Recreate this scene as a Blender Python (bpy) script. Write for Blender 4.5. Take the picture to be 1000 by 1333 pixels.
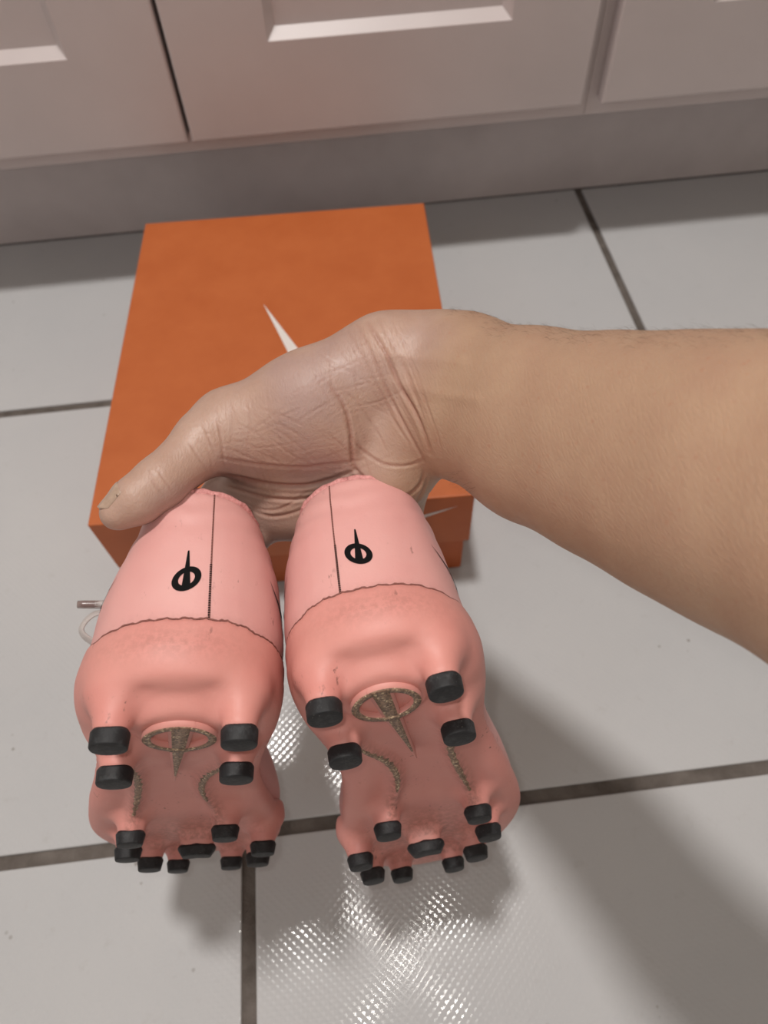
import bpy, bmesh, math, random
import numpy as np
from mathutils import Vector, Matrix
from mathutils.bvhtree import BVHTree

for o in list(bpy.data.objects):
    bpy.data.objects.remove(o)
scene = bpy.context.scene
COL = scene.collection
random.seed(7)
rng = np.random.default_rng(7)

# ------------------------------------------------------------------ camera
CAM_H = 0.53
CR = np.array([0.993303, -0.110378, -0.034144])
CU = np.array([0.11098, 0.829314, 0.547651])
CD = np.array([0.032132, 0.547773, -0.83601])
CC = np.array([0.0, 0.0, CAM_H])
cam_d = bpy.data.cameras.new('camera')
cam = bpy.data.objects.new('camera', cam_d)
COL.objects.link(cam)
cam_d.sensor_fit = 'VERTICAL'
cam_d.sensor_height = 36.0
cam_d.lens = 904.38 / 1333 * 36.0
cam_d.clip_start = 0.01
m = Matrix.Identity(4)
for i in range(3):
    m[i][0] = CR[i]; m[i][1] = CU[i]; m[i][2] = -CD[i]; m[i][3] = CC[i]
cam.matrix_world = m
cam_d.dof.use_dof = True
cam_d.dof.focus_distance = 0.275
cam_d.dof.aperture_fstop = 11.0
scene.camera = cam

# ------------------------------------------------------------------ world, lights, exposure
w = bpy.data.worlds.new('world'); scene.world = w; w.use_nodes = True
w.node_tree.nodes['Background'].inputs[0].default_value = (0.85, 0.92, 1.0, 1)
w.node_tree.nodes['Background'].inputs[1].default_value = 0.15

def area(name, loc, target, size, power, col=(1, 1, 1), shape='DISK', size_y=None):
    l = bpy.data.lights.new(name, 'AREA'); l.shape = shape; l.size = size
    if size_y: l.size_y = size_y
    l.energy = power; l.color = col
    o = bpy.data.objects.new(name, l); COL.objects.link(o)
    o.location = loc
    o.rotation_euler = (Vector(target) - Vector(loc)).to_track_quat('-Z', 'Y').to_euler()
    return o
# the room's ceiling lamp
area('ceiling_lamp_light', (-0.12, 0.50, 2.42), (-0.12, 0.50, 0), 0.22, 33.0, (1.0, 0.965, 0.93))
# added cool fill from the left rear, with no real window behind it
area('fill_light', (-1.75, -0.9, 1.5), (0, 0.3, 0.4), 1.1, 7.0, (0.86, 0.93, 1.0), 'RECTANGLE', 1.2)
# the phone's own lamp beside the lens
fl_loc = CC + 0.012 * CU - 0.012 * CR - 0.004 * CD
area('phone_lamp_light', fl_loc, fl_loc + CD, 0.008, 0.20, (1.0, 0.96, 0.90))

scene.view_settings.view_transform = 'Standard'
scene.view_settings.look = 'None'
scene.view_settings.exposure = 0.0
scene.view_settings.gamma = 1.0
scene.view_settings.use_curve_mapping = False

# ------------------------------------------------------------------ materials
def lin(r, g, b):
    f = lambda c: (c / 255 / 12.92) if c / 255 <= 0.04045 else ((c / 255 + 0.055) / 1.055) ** 2.4
    return (f(r), f(g), f(b), 1)

class NT:
    def __init__(s, name):
        s.m = bpy.data.materials.new(name); s.m.use_nodes = True
        s.t = s.m.node_tree; s.b = s.t.nodes['Principled BSDF']
    def n(s, typ, **kw):
        x = s.t.nodes.new(typ)
        for k, v in kw.items():
            if k in x.inputs.keys(): x.inputs[k].default_value = v
            else: setattr(x, k, v)
        return x
    def l(s, a, b): s.t.links.new(a, b)
    def coord(s, kind='Object'):
        return s.n('ShaderNodeTexCoord').outputs[kind]
    def noise(s, scale, detail=3, rough=0.5, vec=None, dist=0.0):
        x = s.n('ShaderNodeTexNoise'); x.inputs['Scale'].default_value = scale
        x.inputs['Detail'].default_value = detail; x.inputs['Roughness'].default_value = rough
        x.inputs['Distortion'].default_value = dist
        s.l(vec or s.coord(), x.inputs['Vector']); return x.outputs['Fac']
    def ramp(s, fac, stops):
        x = s.n('ShaderNodeValToRGB'); r = x.color_ramp
        while len(r.elements) < len(stops): r.elements.new(0.5)
        for e, (p, c) in zip(r.elements, stops):
            e.position = p; e.color = c if len(c) == 4 else (*c, 1)
        s.l(fac, x.inputs[0]); return x.outputs[0]
    def mix(s, fac, a, b, mode='MIX'):
        x = s.n('ShaderNodeMix', data_type='RGBA', blend_type=mode)
        for k, v in ((0, fac), (6, a), (7, b)):
            if hasattr(v, 'links') or isinstance(v, bpy.types.NodeSocket): s.l(v, x.inputs[k])
            else: x.inputs[k].default_value = v
        return x.outputs[2]
    def math(s, op, a, b=0.0, c=None):
        x = s.n('ShaderNodeMath', operation=op)
        for i, v in enumerate((a, b) if c is None else (a, b, c)):
            if isinstance(v, bpy.types.NodeSocket): s.l(v, x.inputs[i])
            else: x.inputs[i].default_value = v
        return x.outputs[0]
    def bump(s, h, strength, dist, prev=None):
        x = s.n('ShaderNodeBump'); x.inputs['Strength'].default_value = strength
        x.inputs['Distance'].default_value = dist; s.l(h, x.inputs['Height'])
        if prev: s.l(prev, x.inputs['Normal'])
        return x.outputs[0]
    def set(s, col=None, rough=None, nrm=None, **kw):
        for k, v in (('Base Color', col), ('Roughness', rough), ('Normal', nrm)):
            if v is None: continue
            if isinstance(v, bpy.types.NodeSocket): s.l(v, s.b.inputs[k])
            else: s.b.inputs[k].default_value = v
        for k, v in kw.items(): s.b.inputs[k.replace('_', ' ')].default_value = v
        return s.m
W1 = (1, 1, 1, 1); K0 = (0, 0, 0, 1)

def mat_skin():
    s = NT('skin')
    v = s.n('ShaderNodeAttribute', attribute_name='palm').outputs['Fac']
    base = s.mix(v, lin(168, 136, 112), lin(179, 147, 131))
    n1 = s.noise(60, 4, 0.6)
    base = s.mix(s.ramp(n1, [(0.35, K0), (0.7, (0.35,) * 3 + (1,))]), base, lin(150, 110, 90))
    base = s.mix(s.math('MULTIPLY', v, s.ramp(s.noise(28, 2), [(0.45, K0), (0.62, (0.35,) * 3 + (1,))])), base, lin(150, 126, 128))
    # reddish pore dots on the forearm
    vo = s.n('ShaderNodeTexVoronoi', feature='F1'); vo.inputs['Scale'].default_value = 260
    s.l(s.coord(), vo.inputs['Vector'])
    dots = s.ramp(vo.outputs['Distance'], [(0.08, (0.28,) * 3 + (1,)), (0.24, K0)])
    dm = s.math('MULTIPLY', s.math('MULTIPLY', dots, s.math('SUBTRACT', 1.0, v)), s.ramp(s.noise(150, 2), [(0.45, K0), (0.62, W1)]))
    base = s.mix(dm, base, lin(160, 98, 74))
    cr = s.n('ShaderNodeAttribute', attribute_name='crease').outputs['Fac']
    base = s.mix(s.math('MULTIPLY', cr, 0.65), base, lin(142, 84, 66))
    # fine skin lines
    mp = s.n('ShaderNodeMapping'); mp.inputs['Scale'].default_value = (1, 0.35, 1); mp.inputs['Rotation'].default_value = (0, 0, 0.6)
    s.l(s.coord(), mp.inputs['Vector'])
    v2 = s.n('ShaderNodeTexVoronoi', feature='DISTANCE_TO_EDGE'); v2.inputs['Scale'].default_value = 620
    s.l(mp.outputs[0], v2.inputs['Vector'])
    b = s.bump(s.ramp(v2.outputs['Distance'], [(0, K0), (0.25, W1)]), 0.22, 0.00022)
    mp2 = s.n('ShaderNodeMapping'); mp2.inputs['Scale'].default_value = (0.25, 1.0, 1); mp2.inputs['Rotation'].default_value = (0, 0, -0.5)
    s.l(s.coord(), mp2.inputs['Vector'])
    b = s.bump(s.noise(700, 4, 0.65), 0.35, 0.0003, b)
    b = s.bump(s.noise(300, 3, 0.6, mp2.outputs[0]), 0.16, 0.0004, b)
    return s.set(base, s.ramp(n1, [(0.3, (0.42,) * 3 + (1,)), (0.7, (0.56,) * 3 + (1,))]), b,
                 Subsurface_Weight=0.10, Subsurface_Radius=(0.006, 0.0025, 0.0012), Subsurface_Scale=1.0)

def mat_pink(name, rgb, rough, dirt_amt, scuff=0.5):
    s = NT(name)
    base = s.mix(s.ramp(s.noise(35, 3), [(0.3, K0), (0.75, (0.5,) * 3 + (1,))]), lin(*rgb), lin(rgb[0] - 8, rgb[1] - 20, rgb[2] - 18))
    d = s.n('ShaderNodeAttribute', attribute_name='dirt').outputs['Fac']
    pat = s.ramp(s.noise(420, 5, 0.65), [(0.40, K0), (0.58, W1)])
    base = s.mix(s.math('MULTIPLY', s.math('MULTIPLY', d, pat), dirt_amt), base, lin(96, 66, 52))
    # scuffs: sparse fine marks gathered in patches
    patch = s.ramp(s.noise(55, 2), [(0.56, K0), (0.68, W1)])
    mp = s.n('ShaderNodeMapping'); mp.inputs['Scale'].default_value = (1, 1, 0.45); s.l(s.coord(), mp.inputs['Vector'])
    spk = s.ramp(s.noise(520, 4, 0.6, mp.outputs[0]), [(0.60, K0), (0.68, W1)])
    base = s.mix(s.math('MULTIPLY', s.math('MULTIPLY', patch, spk), scuff), base, lin(92, 62, 52))
    b = s.bump(s.noise(900, 2), 0.12, 0.0004)
    b = s.bump(s.noise(48, 3), 0.35, 0.0016, b)
    return s.set(base, rough, b, Subsurface_Weight=0.05, Subsurface_Radius=(0.004, 0.0015, 0.001), Subsurface_Scale=1.0,
                 Specular_IOR_Level=0.45)

def mat_plain(name, rgb, rough, bump=0.0, bs=300, bd=0.0005, var=0.0, vs=20, **kw):
    s = NT(name); base = lin(*rgb)
    if var:
        base = s.mix(s.ramp(s.noise(vs, 4, 0.6), [(0.3, K0), (0.7, W1)]), lin(*rgb), lin(*[max(0, c - var) for c in rgb]))
    nrm = s.bump(s.noise(bs, 3), bump, bd) if bump else None
    return s.set(base, rough, nrm, **kw)

def mat_glitter():
    s = NT('gritty_olive_glitter')
    vo = s.n('ShaderNodeTexVoronoi', feature='F1'); vo.inputs['Scale'].default_value = 1500
    s.l(s.coord(), vo.inputs['Vector'])
    sep = s.n('ShaderNodeSeparateColor'); s.l(vo.outputs['Color'], sep.inputs[0])
    base = s.ramp(sep.outputs[0], [(0.0, lin(96, 76, 62)), (0.5, lin(134, 108, 88)), (0.86, lin(158, 128, 106)), (0.95, lin(205, 184, 150))])
    b = s.bump(sep.outputs[1], 0.8, 0.0005)
    return s.set(base, 0.5, b)

def mat_black_stud():
    s = NT('black_rubber')
    n = s.noise(260, 5, 0.7)
    base = s.mix(s.ramp(n, [(0.50, K0), (0.75, (0.45,) * 3 + (1,))]), lin(30, 30, 32), lin(82, 84, 86))
    vo = s.n('ShaderNodeTexVoronoi'); vo.inputs['Scale'].default_value = 700; s.l(s.coord(), vo.inputs['Vector'])
    sp = s.ramp(vo.outputs['Distance'], [(0.06, (0.8,) * 3 + (1,)), (0.12, K0)])
    base = s.mix(s.math('MULTIPLY', sp, s.ramp(s.noise(90, 2), [(0.5, K0), (0.7, W1)])), base, lin(170, 165, 155))
    return s.set(base, 0.58, s.bump(s.noise(700, 3), 0.4, 0.0004), Specular_IOR_Level=0.35)

def mat_tile():
    s = NT('white_relief_tile')
    geo = s.n('ShaderNodeNewGeometry'); mp = s.n('ShaderNodeMapping')
    s.l(geo.outputs['Position'], mp.inputs['Vector'])
    n0 = s.noise(4, 4, 0.6, geo.outputs['Position'])
    base = s.mix(s.ramp(n0, [(0.3, K0), (0.7, W1)]), lin(195, 194, 194), lin(188, 188, 189))
    # tiny dark specks
    vo = s.n('ShaderNodeTexVoronoi'); vo.inputs['Scale'].default_value = 55; s.l(geo.outputs['Position'], vo.inputs['Vector'])
    sp = s.math('MULTIPLY', s.ramp(vo.outputs['Distance'], [(0.05, W1), (0.09, K0)]), s.ramp(s.noise(9, 2, 0.5, geo.outputs['Position']), [(0.55, K0), (0.62, W1)]))
    base = s.mix(s.math('MULTIPLY', sp, 0.6), base, lin(120, 110, 100))
    sm = s.noise(70, 5, 0.7, geo.outputs['Position'])
    base = s.mix(s.ramp(sm, [(0.60, K0), (0.80, (0.22,) * 3 + (1,))]), base, lin(150, 142, 134))
    # woven relief: ridges crossing along both diagonals
    sepx = s.n('ShaderNodeSeparateXYZ'); s.l(geo.outputs['Position'], sepx.inputs[0])
    x, y = sepx.outputs[0], sepx.outputs[1]
    wob = s.math('MULTIPLY', s.math('SUBTRACT', s.noise(60, 2, 0.5, geo.outputs['Position']), 0.5), 0.0022)
    a = s.math('ADD', s.math('ADD', x, y), wob); c = s.math('SUBTRACT', s.math('SUBTRACT', x, y), wob)
    k = 2 * math.pi / 0.0056
    sa = s.math('SINE', s.math('MULTIPLY', a, k)); sc = s.math('SINE', s.math('MULTIPLY', c, k))
    h = s.math('MAXIMUM', sa, sc)
    b = s.bump(h, 1.0, 0.00005)
    b = s.bump(s.noise(300, 2, 0.5, geo.outputs['Position']), 0.2, 0.0001, b)
    return s.set(base, 0.11, b, Specular_IOR_Level=0.5)

def mat_lace():
    s = NT('translucent_lace')
    mpx = s.noise(900, 2)
    return s.set(lin(196, 186, 182), 0.5, s.bump(mpx, 0.5, 0.0004), Transmission_Weight=0.25)

M = dict(
    skin=mat_skin(),
    pink=mat_pink('pink_leather', (215, 160, 154), 0.52, 1.0, 0.55),
    sole=mat_pink('coral_pink_plastic', (209, 144, 134), 0.52, 1.0, 0.9),
    seam=mat_plain('seam_brown', (132, 84, 76), 0.8),
    print=mat_plain('black_print', (10, 9, 10), 0.7, Specular_IOR_Level=0.12),
    binding=mat_plain('pink_stitched_binding', (226, 160, 156), 0.7, 0.9, 700, 0.0008, 40, 600),
    glitter=mat_glitter(), black=mat_black_stud(), tile=mat_tile(),
    grout=mat_plain('dark_grout', (112, 104, 98), 0.9, 0.8, 500, 0.001, 30, 60),
    orange=mat_plain('orange_cardboard', (187, 98, 46), 0.5, 0.15, 900, 0.0002, 8, 30),
    orange_in=mat_plain('orange_cardboard_body', (180, 90, 42), 0.6, 0.15, 900, 0.0002, 8, 30),
    whiteprint=mat_plain('white_print', (222, 214, 208), 0.55),
    cab=mat_plain('painted_cabinet', (204, 192, 190), 0.42, 0.06, 25, 0.002, 8, 6),
    plinth=mat_plain('painted_plinth', (206, 197, 197), 0.5, 0.06, 25, 0.002, 14, 9),
    bevel=mat_plain('bevel_paint', (188, 172, 168), 0.42),
    dark=mat_plain('gap_shade', (40, 34, 32), 0.9),  # near-black colour standing in for shade between the doors
    top=mat_plain('worktop_stone', (90, 84, 80), 0.3, 0, var=30, vs=80),
    wall=mat_plain('wall_paint', (225, 218, 210), 0.8), ceil=mat_plain('ceiling_paint', (235, 232, 228), 0.9),
    nail=mat_plain('fingernail', (184, 158, 140), 0.28, 0.2, 200, 0.0003, 25, 120),
    hair=mat_plain('arm_hair', (70, 46, 34), 0.6), lace=mat_lace(),
    aglet=mat_plain('smoky_plastic', (130, 108, 104), 0.25, Transmission_Weight=0.2),
    lining=mat_plain('lining_fabric', (205, 140, 136), 0.9, 0.6, 600, 0.0006),
    metal=mat_plain('brushed_metal', (190, 190, 190), 0.35, Metallic=1.0),
    glow=mat_plain('lamp_glass', (245, 240, 230), 0.5),
)

# ------------------------------------------------------------------ mesh helpers
def link(name, me, mat, parent=None, smooth=True):
    o = bpy.data.objects.new(name, me); COL.objects.link(o)
    if mat is not None and not me.materials: me.materials.append(mat)
    if smooth and len(me.polygons):
        me.polygons.foreach_set('use_smooth', [True] * len(me.polygons))
    if parent: o.parent = parent
    return o
def mesh(name, v, f):
    me = bpy.data.meshes.new(name)
    me.from_pydata([tuple(p) for p in np.asarray(v, dtype=float).tolist()], [], [tuple(int(i) for i in q) for q in f])
    me.update(); return me
def empty(name, mat=None):
    o = bpy.data.objects.new(name, None); COL.objects.link(o); o.empty_display_size = 0.03
    if mat is not None: o.matrix_world = mat
    return o
def tag(o, label=None, cat=None, group=None, kind=None):
    for k, v in (('label', label), ('category', cat), ('group', group), ('kind', kind)):
        if v: o[k] = v
    return o
def box_mesh(name, x0, x1, y0, y1, z0, z1, bev=0.0, seg=2):
    bm = bmesh.new()
    vs = [bm.verts.new((x, y, z)) for x in (x0, x1) for y in (y0, y1) for z in (z0, z1)]
    for q in ((0, 1, 3, 2), (4, 6, 7, 5), (0, 4, 5, 1), (2, 3, 7, 6), (0, 2, 6, 4), (1, 5, 7, 3)):
        bm.faces.new([vs[i] for i in q])
    bmesh.ops.recalc_face_normals(bm, faces=bm.faces)
    if bev: bmesh.ops.bevel(bm, geom=list(bm.edges), offset=bev, segments=seg, affect='EDGES', profile=0.5)
    me = bpy.data.meshes.new(name); bm.to_mesh(me); bm.free(); return me
def box(name, x0, x1, y0, y1, z0, z1, mat, parent=None, bev=0.0, seg=2):
    return link(name, box_mesh(name, x0, x1, y0, y1, z0, z1, bev, seg), mat, parent, smooth=False)
def tube_vf(path, rad, n=10, flat=1.0, up=(0, 0, 1)):
    path = np.asarray(path, float); N = len(path)
    rad = np.full(N, rad) if np.isscalar(rad) else np.asarray(rad)
    T = np.gradient(path, axis=0); T /= np.linalg.norm(T, axis=1)[:, None] + 1e-12
    v = []; f = []
    U = np.array(up, float)
    for i in range(N):
        a = np.cross(T[i], U); a /= np.linalg.norm(a) + 1e-12; b = np.cross(a, T[i])
        U = b
        for k in range(n):
            t = 2 * math.pi * k / n
            v.append(path[i] + rad[i] * (math.cos(t) * a + flat * math.sin(t) * b))
    for i in range(N - 1):
        for k in range(n):
            f.append((i * n + k, i * n + (k + 1) % n, (i + 1) * n + (k + 1) % n, (i + 1) * n + k))
    f.append(tuple(range(n))[::-1]); f.append(tuple((N - 1) * n + k for k in range(n)))
    return v, f
def catmull(pts, per=8, closed=False):
    P = np.asarray(pts, float); n = len(P); out = []
    rngi = range(n) if closed else range(n - 1)
    for i in rngi:
        g = (lambda j: P[j % n]) if closed else (lambda j: P[min(max(j, 0), n - 1)])
        p0, p1, p2, p3 = g(i - 1), g(i), g(i + 1), g(i + 2)
        for t in np.arange(per) / per:
            out.append(0.5 * ((2 * p1) + (-p0 + p2) * t + (2 * p0 - 5 * p1 + 4 * p2 - p3) * t * t + (-p0 + 3 * p1 - 3 * p2 + p3) * t ** 3))
    if not closed: out.append(P[-1])
    return np.array(out)

def surface_nets(F, org, h, relax=2):
    """numpy surface nets of the zero level of F (negative inside)"""
    F = F.astype(np.float32); s = F < 0
    nx, ny, nz = F.shape
    c = np.zeros((nx - 1, ny - 1, nz - 1), np.int8)
    for a in (0, 1):
        for b in (0, 1):
            for d in (0, 1):
                c += s[a:nx - 1 + a, b:ny - 1 + b, d:nz - 1 + d]
    act = (c > 0) & (c < 8)
    I = np.argwhere(act); idx = -np.ones(act.shape, np.int64); idx[act] = np.arange(len(I))
    acc = np.zeros((len(I), 3)); cnt = np.zeros(len(I))
    cor = [(a, b, d) for a in (0, 1) for b in (0, 1) for d in (0, 1)]
    for p in cor:
        for ax in range(3):
            if p[ax] == 1: continue
            q = list(p); q[ax] = 1
            v0 = F[I[:, 0] + p[0], I[:, 1] + p[1], I[:, 2] + p[2]]; v1 = F[I[:, 0] + q[0], I[:, 1] + q[1], I[:, 2] + q[2]]
            cr = (v0 < 0) != (v1 < 0)
            t = np.where(cr, v0 / np.where(cr, v0 - v1, 1), 0)
            pos = np.tile(np.array(p, float), (len(I), 1)); pos[:, ax] += t
            acc += pos * cr[:, None]; cnt += cr
    V = (I + acc / cnt[:, None]) * h + np.asarray(org)
    quads = []
    for ax in range(3):
        o1, o2 = [(1, 2), (2, 0), (0, 1)][ax]
        sl0 = [slice(None)] * 3; sl1 = [slice(None)] * 3
        sl0[ax] = slice(0, -1); sl1[ax] = slice(1, None)
        a = s[tuple(sl0)]; b = s[tuple(sl1)]
        E = np.argwhere(a != b)
        ok = (E[:, o1] > 0) & (E[:, o2] > 0) & (E[:, o1] < F.shape[o1] - 1) & (E[:, o2] < F.shape[o2] - 1)
        E = E[ok]
        def cell(d1, d2):
            e = E.copy(); e[:, o1] += d1; e[:, o2] += d2
            return idx[e[:, 0], e[:, 1], e[:, 2]]
        q = np.stack([cell(-1, -1), cell(0, -1), cell(0, 0), cell(-1, 0)], 1)
        neg = a[E[:, 0], E[:, 1], E[:, 2]]
        q[~neg] = q[~neg][:, ::-1]
        quads.append(q)
    Q = np.concatenate(quads)
    for _ in range(relax):
        S = np.zeros_like(V); C = np.zeros(len(V))
        for i in range(4):
            for j in (1, 3):
                np.add.at(S, Q[:, i], V[Q[:, (i + j) % 4]]); np.add.at(C, Q[:, i], 1)
        V = V * 0.5 + 0.5 * S / C[:, None]
    return V, Q
def np_mesh(name, V, Q):
    me = bpy.data.meshes.new(name)
    me.vertices.add(len(V)); me.vertices.foreach_set('co', np.ascontiguousarray(V, np.float32).ravel())
    n = Q.shape[1]
    me.loops.add(Q.size); me.loops.foreach_set('vertex_index', np.ascontiguousarray(Q, np.int32).ravel())
    me.polygons.add(len(Q)); me.polygons.foreach_set('loop_start', np.arange(0, Q.size, n, dtype=np.int32))
    me.update(calc_edges=True); me.validate()
    return me
def attr(me, name, vals):
    a = me.attributes.new(name, 'FLOAT', 'POINT'); a.data.foreach_set('value', np.ascontiguousarray(vals, np.float32))
def sstep(a, b, x):
    t = np.clip((np.asarray(x) - a) / (b - a), 0, 1); return t * t * (3 - 2 * t)
def smin(a, b, k):
    h = np.clip(k - np.abs(a - b), 0, None) / k
    return np.minimum(a, b) - h * h * k * 0.25
def smax(a, b, k): return -smin(-a, -b, k)

class Field:
    def __init__(s, lo, hi, h, big=0.03):
        s.lo = np.array(lo, float); s.h = h
        s.n = np.ceil((np.array(hi) - s.lo) / h).astype(int) + 1
        s.F = np.full(s.n, big, np.float32)
    def axes(s, i0=(0, 0, 0), i1=None):
        i1 = s.n if i1 is None else i1
        return [s.lo[k] + s.h * np.arange(i0[k], i1[k]) for k in range(3)]
    def cone(s, a, b, ra, rb, k=0.006, sc=(1, 1, 1)):
        """smooth union with a round cone"""
        a = np.array(a, float); b = np.array(b, float); pad = max(ra, rb) + k * 1.2 + s.h * 2
        i0 = np.maximum(((np.minimum(a, b) - pad - s.lo) / s.h).astype(int), 0)
        i1 = np.minimum(((np.maximum(a, b) + pad - s.lo) / s.h).astype(int) + 2, s.n)
        if np.any(i1 <= i0): return
        X, Y, Z = np.meshgrid(*s.axes(i0, i1), indexing='ij', sparse=True)
        d = b - a; L2 = max(float(d @ d), 1e-12)
        t = np.clip(((X - a[0]) * d[0] + (Y - a[1]) * d[1] + (Z - a[2]) * d[2]) / L2, 0, 1)
        D = np.sqrt((X - a[0] - t * d[0]) ** 2 + (Y - a[1] - t * d[1]) ** 2 + (Z - a[2] - t * d[2]) ** 2) - (ra + (rb - ra) * t)
        sl = tuple(slice(i0[k_], i1[k_]) for k_ in range(3))
        s.F[sl] = smin(s.F[sl], D.astype(np.float32), k)

# ================================================================== SETTING
S = 0.428; XD = -0.1045; YB = 0.0916; YW = 0.81
GW = 0.0094
floor = box('floor', -2.0, 2.0, -2.0, 0.86, -0.03, -0.0022, M['grout'])
tag(floor, 'dark grout bed under white relief tiles', kind='structure')
full = box_mesh('tile', GW / 2, S - GW / 2, GW / 2, S - GW / 2, -0.009, 0, 0.0012, 3)
cut = box_mesh('tile_cut', GW / 2, S - GW / 2, GW / 2, YW - (YB + S) - 0.001, -0.009, 0, 0.0012, 3)
for me in (full, cut): me.materials.append(M['tile'])
for i in range(-4, 5):
    for j in range(-4, 2):
        x0 = XD + i * S; y0 = YB + j * S
        if x0 < -2.0 or x0 + S > 2.05: continue
        o = link('tile', cut if j == 1 else full, None, floor, smooth=False)
        o.location = (x0, y0, random.uniform(-0.0003, 0.0003))
        o.rotation_euler = (random.uniform(-1, 1) * 0.0004, random.uniform(-1, 1) * 0.0004, 0)
def struct(name, *a):
    return tag(box(name, *a), kind='structure')
struct('wall_back', -2.1, 2.1, 1.32, 1.42, -0.03, 2.5, M['wall'])
struct('wall_left', -1.92, -1.815, -2.1, 1.32, -0.03, 2.5, M['wall'])
struct('wall_right', 2.034, 2.14, -2.1, 1.32, -0.03, 2.5, M['wall'])
struct('wall_front', -2.1, 2.1, -1.72, -1.619, -0.03, 2.5, M['wall'])
struct('ceiling', -2.1, 2.1, -2.1, 1.42, 2.5, 2.6, M['ceil'])

# ------------------------------------------------------------------ base cabinets
DY = 0.705   # front plane of the doors
def door_part(parent, x0, x1, z0, z1, ml, mr, mb=0.083, mt=0.083, label=None):
    """frame-and-panel door: flat frame, four sloped bevels, recessed field"""
    root = box_mesh('door', x0, x1, DY + 0.0115, DY + 0.018, z0, z1, 0.0006, 1)
    d = link('door', root, M['cab'], parent, smooth=False)
    bm = bmesh.new()
    px0, px1, pz0, pz1 = x0 + ml, x1 - mr, z0 + mb, z1 - mt
    b = 0.0085; dep = 0.0125; r = 0.0022
    def ring(ax0, ax1, az0, az1, y): return [bm.verts.new(p) for p in ((ax0, y, az0), (ax1, y, az0), (ax1, y, az1), (ax0, y, az1))]
    A = ring(x0, x1, z0, z1, DY + 0.0116); A2 = ring(x0, x1, z0, z1, DY + r)
    A3 = ring(x0 + r * .35, x1 - r * .35, z0 + r * .35, z1 - r * .35, DY + r * .35)
    Bq = ring(x0 + r, x1 - r, z0 + r, z1 - r, DY)
    Cq = ring(px0, px1, pz0, pz1, DY)
    Dq = ring(px0, px1, pz0, pz1, DY + 0.0016)
    Eq = ring(px0 + b, px1 - b, pz0 + b, pz1 - b, DY + dep)
    for P, Q in ((A, A2), (A2, A3), (A3, Bq), (Bq, Cq), (Cq, Dq)):
        for i in range(4): bm.faces.new((P[i], P[(i + 1) % 4], Q[(i + 1) % 4], Q[i]))
    me = bpy.data.meshes.new('door_frame'); bmesh.ops.recalc_face_normals(bm, faces=bm.faces)
    keepD = [v.co.copy() for v in Dq]; keepE = [v.co.copy() for v in Eq]
    for v in Eq: bm.verts.remove(v)
    bm.to_mesh(me); bm.free()
    link('door_frame', me, M['cab'], d, smooth=False)
    v = keepD + keepE
    me = mesh('door_panel', v, [(i, (i + 1) % 4, 4 + (i + 1) % 4, 4 + i) for i in range(4)] + [(4, 5, 6, 7)])
    link('door_panel', me, M['cab'], d, smooth=False)
    return d
def cabinet(x0, x1, doors, label, group='painted base cabinets'):
    c = empty('base_cabinet', Matrix.Translation(((x0 + x1) / 2, 1.0, 0)))
    inv = c.matrix_world.inverted()
    tag(c, label, 'cabinet', group)
    FZ = 0.1405
    # body behind the doors and the face frame
    box('cabinet_body', x0, x1, 0.742, 1.30, FZ + 0.013, 0.86, M['cab'], c).matrix_parent_inverse = inv
    fr = box('face_frame', x0, x1, 0.7232, 0.742, FZ, 0.8595, M['cab'], c, 0.0012, 2); fr.matrix_parent_inverse = inv
    for (a, b, ml, mr) in doors:
        d = door_part(c, a, b, 0.1595, 0.835, ml, mr); d.matrix_parent_inverse = inv
    # dark strip that paints in the shade of the gap between two doors
    for k in range(len(doors) - 1):
        g0, g1 = doors[k][1], doors[k + 1][0]
        box('gap_shade_strip', g0, g1, 0.7215, 0.7232, 0.162, 0.834, M['dark'], c).matrix_parent_inverse = inv
    return c
cabinet(-0.540, 0.2780, [(-0.530, -0.1305, 0.085, 0.0855), (-0.1265, 0.2680, 0.0895, 0.082)],
        'pale painted cabinet with two panelled doors meeting at a dark gap, behind the orange box')
cabinet(0.2780, 1.09, [(0.288, 0.682, 0.086, 0.086), (0.686, 1.080, 0.086, 0.086)],
        'pale painted cabinet at the right, beyond the wide joint between doors')
p = box('plinth', -0.540, 1.09, YW, YW + 0.016, 0.0008, 0.152, M['plinth'])
tag(p, 'long recessed grey kickboard running under the cabinet doors', 'kickboard')
wt = box('worktop', -0.56, 1.11, 0.685, 1.31, 0.861, 0.90, M['top'], None, 0.004, 3)
tag(wt, 'dark stone worktop lying over the pale base cabinets', 'worktop')
# ceiling lamp body
lamp = empty('ceiling_lamp', Matrix.Translation((-0.12, 0.50, 2.5)))
tag(lamp, 'round flush ceiling lamp above the tiled floor', 'lamp')
v, f = tube_vf([(0, 0, 0), (0, 0, -0.03), (0, 0, -0.045)], [0.19, 0.19, 0.17], 40, up=(0, 1, 0))
link('lamp_rim', mesh('lamp_rim', v, f), M['metal'], lamp)
v, f = tube_vf([(0, 0, -0.045), (0, 0, -0.055), (0, 0, -0.060)], [0.165, 0.15, 0.11], 40, up=(0, 1, 0))
link('lamp_glass', mesh('lamp_glass', v, f), M['glow'], lamp)

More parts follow.
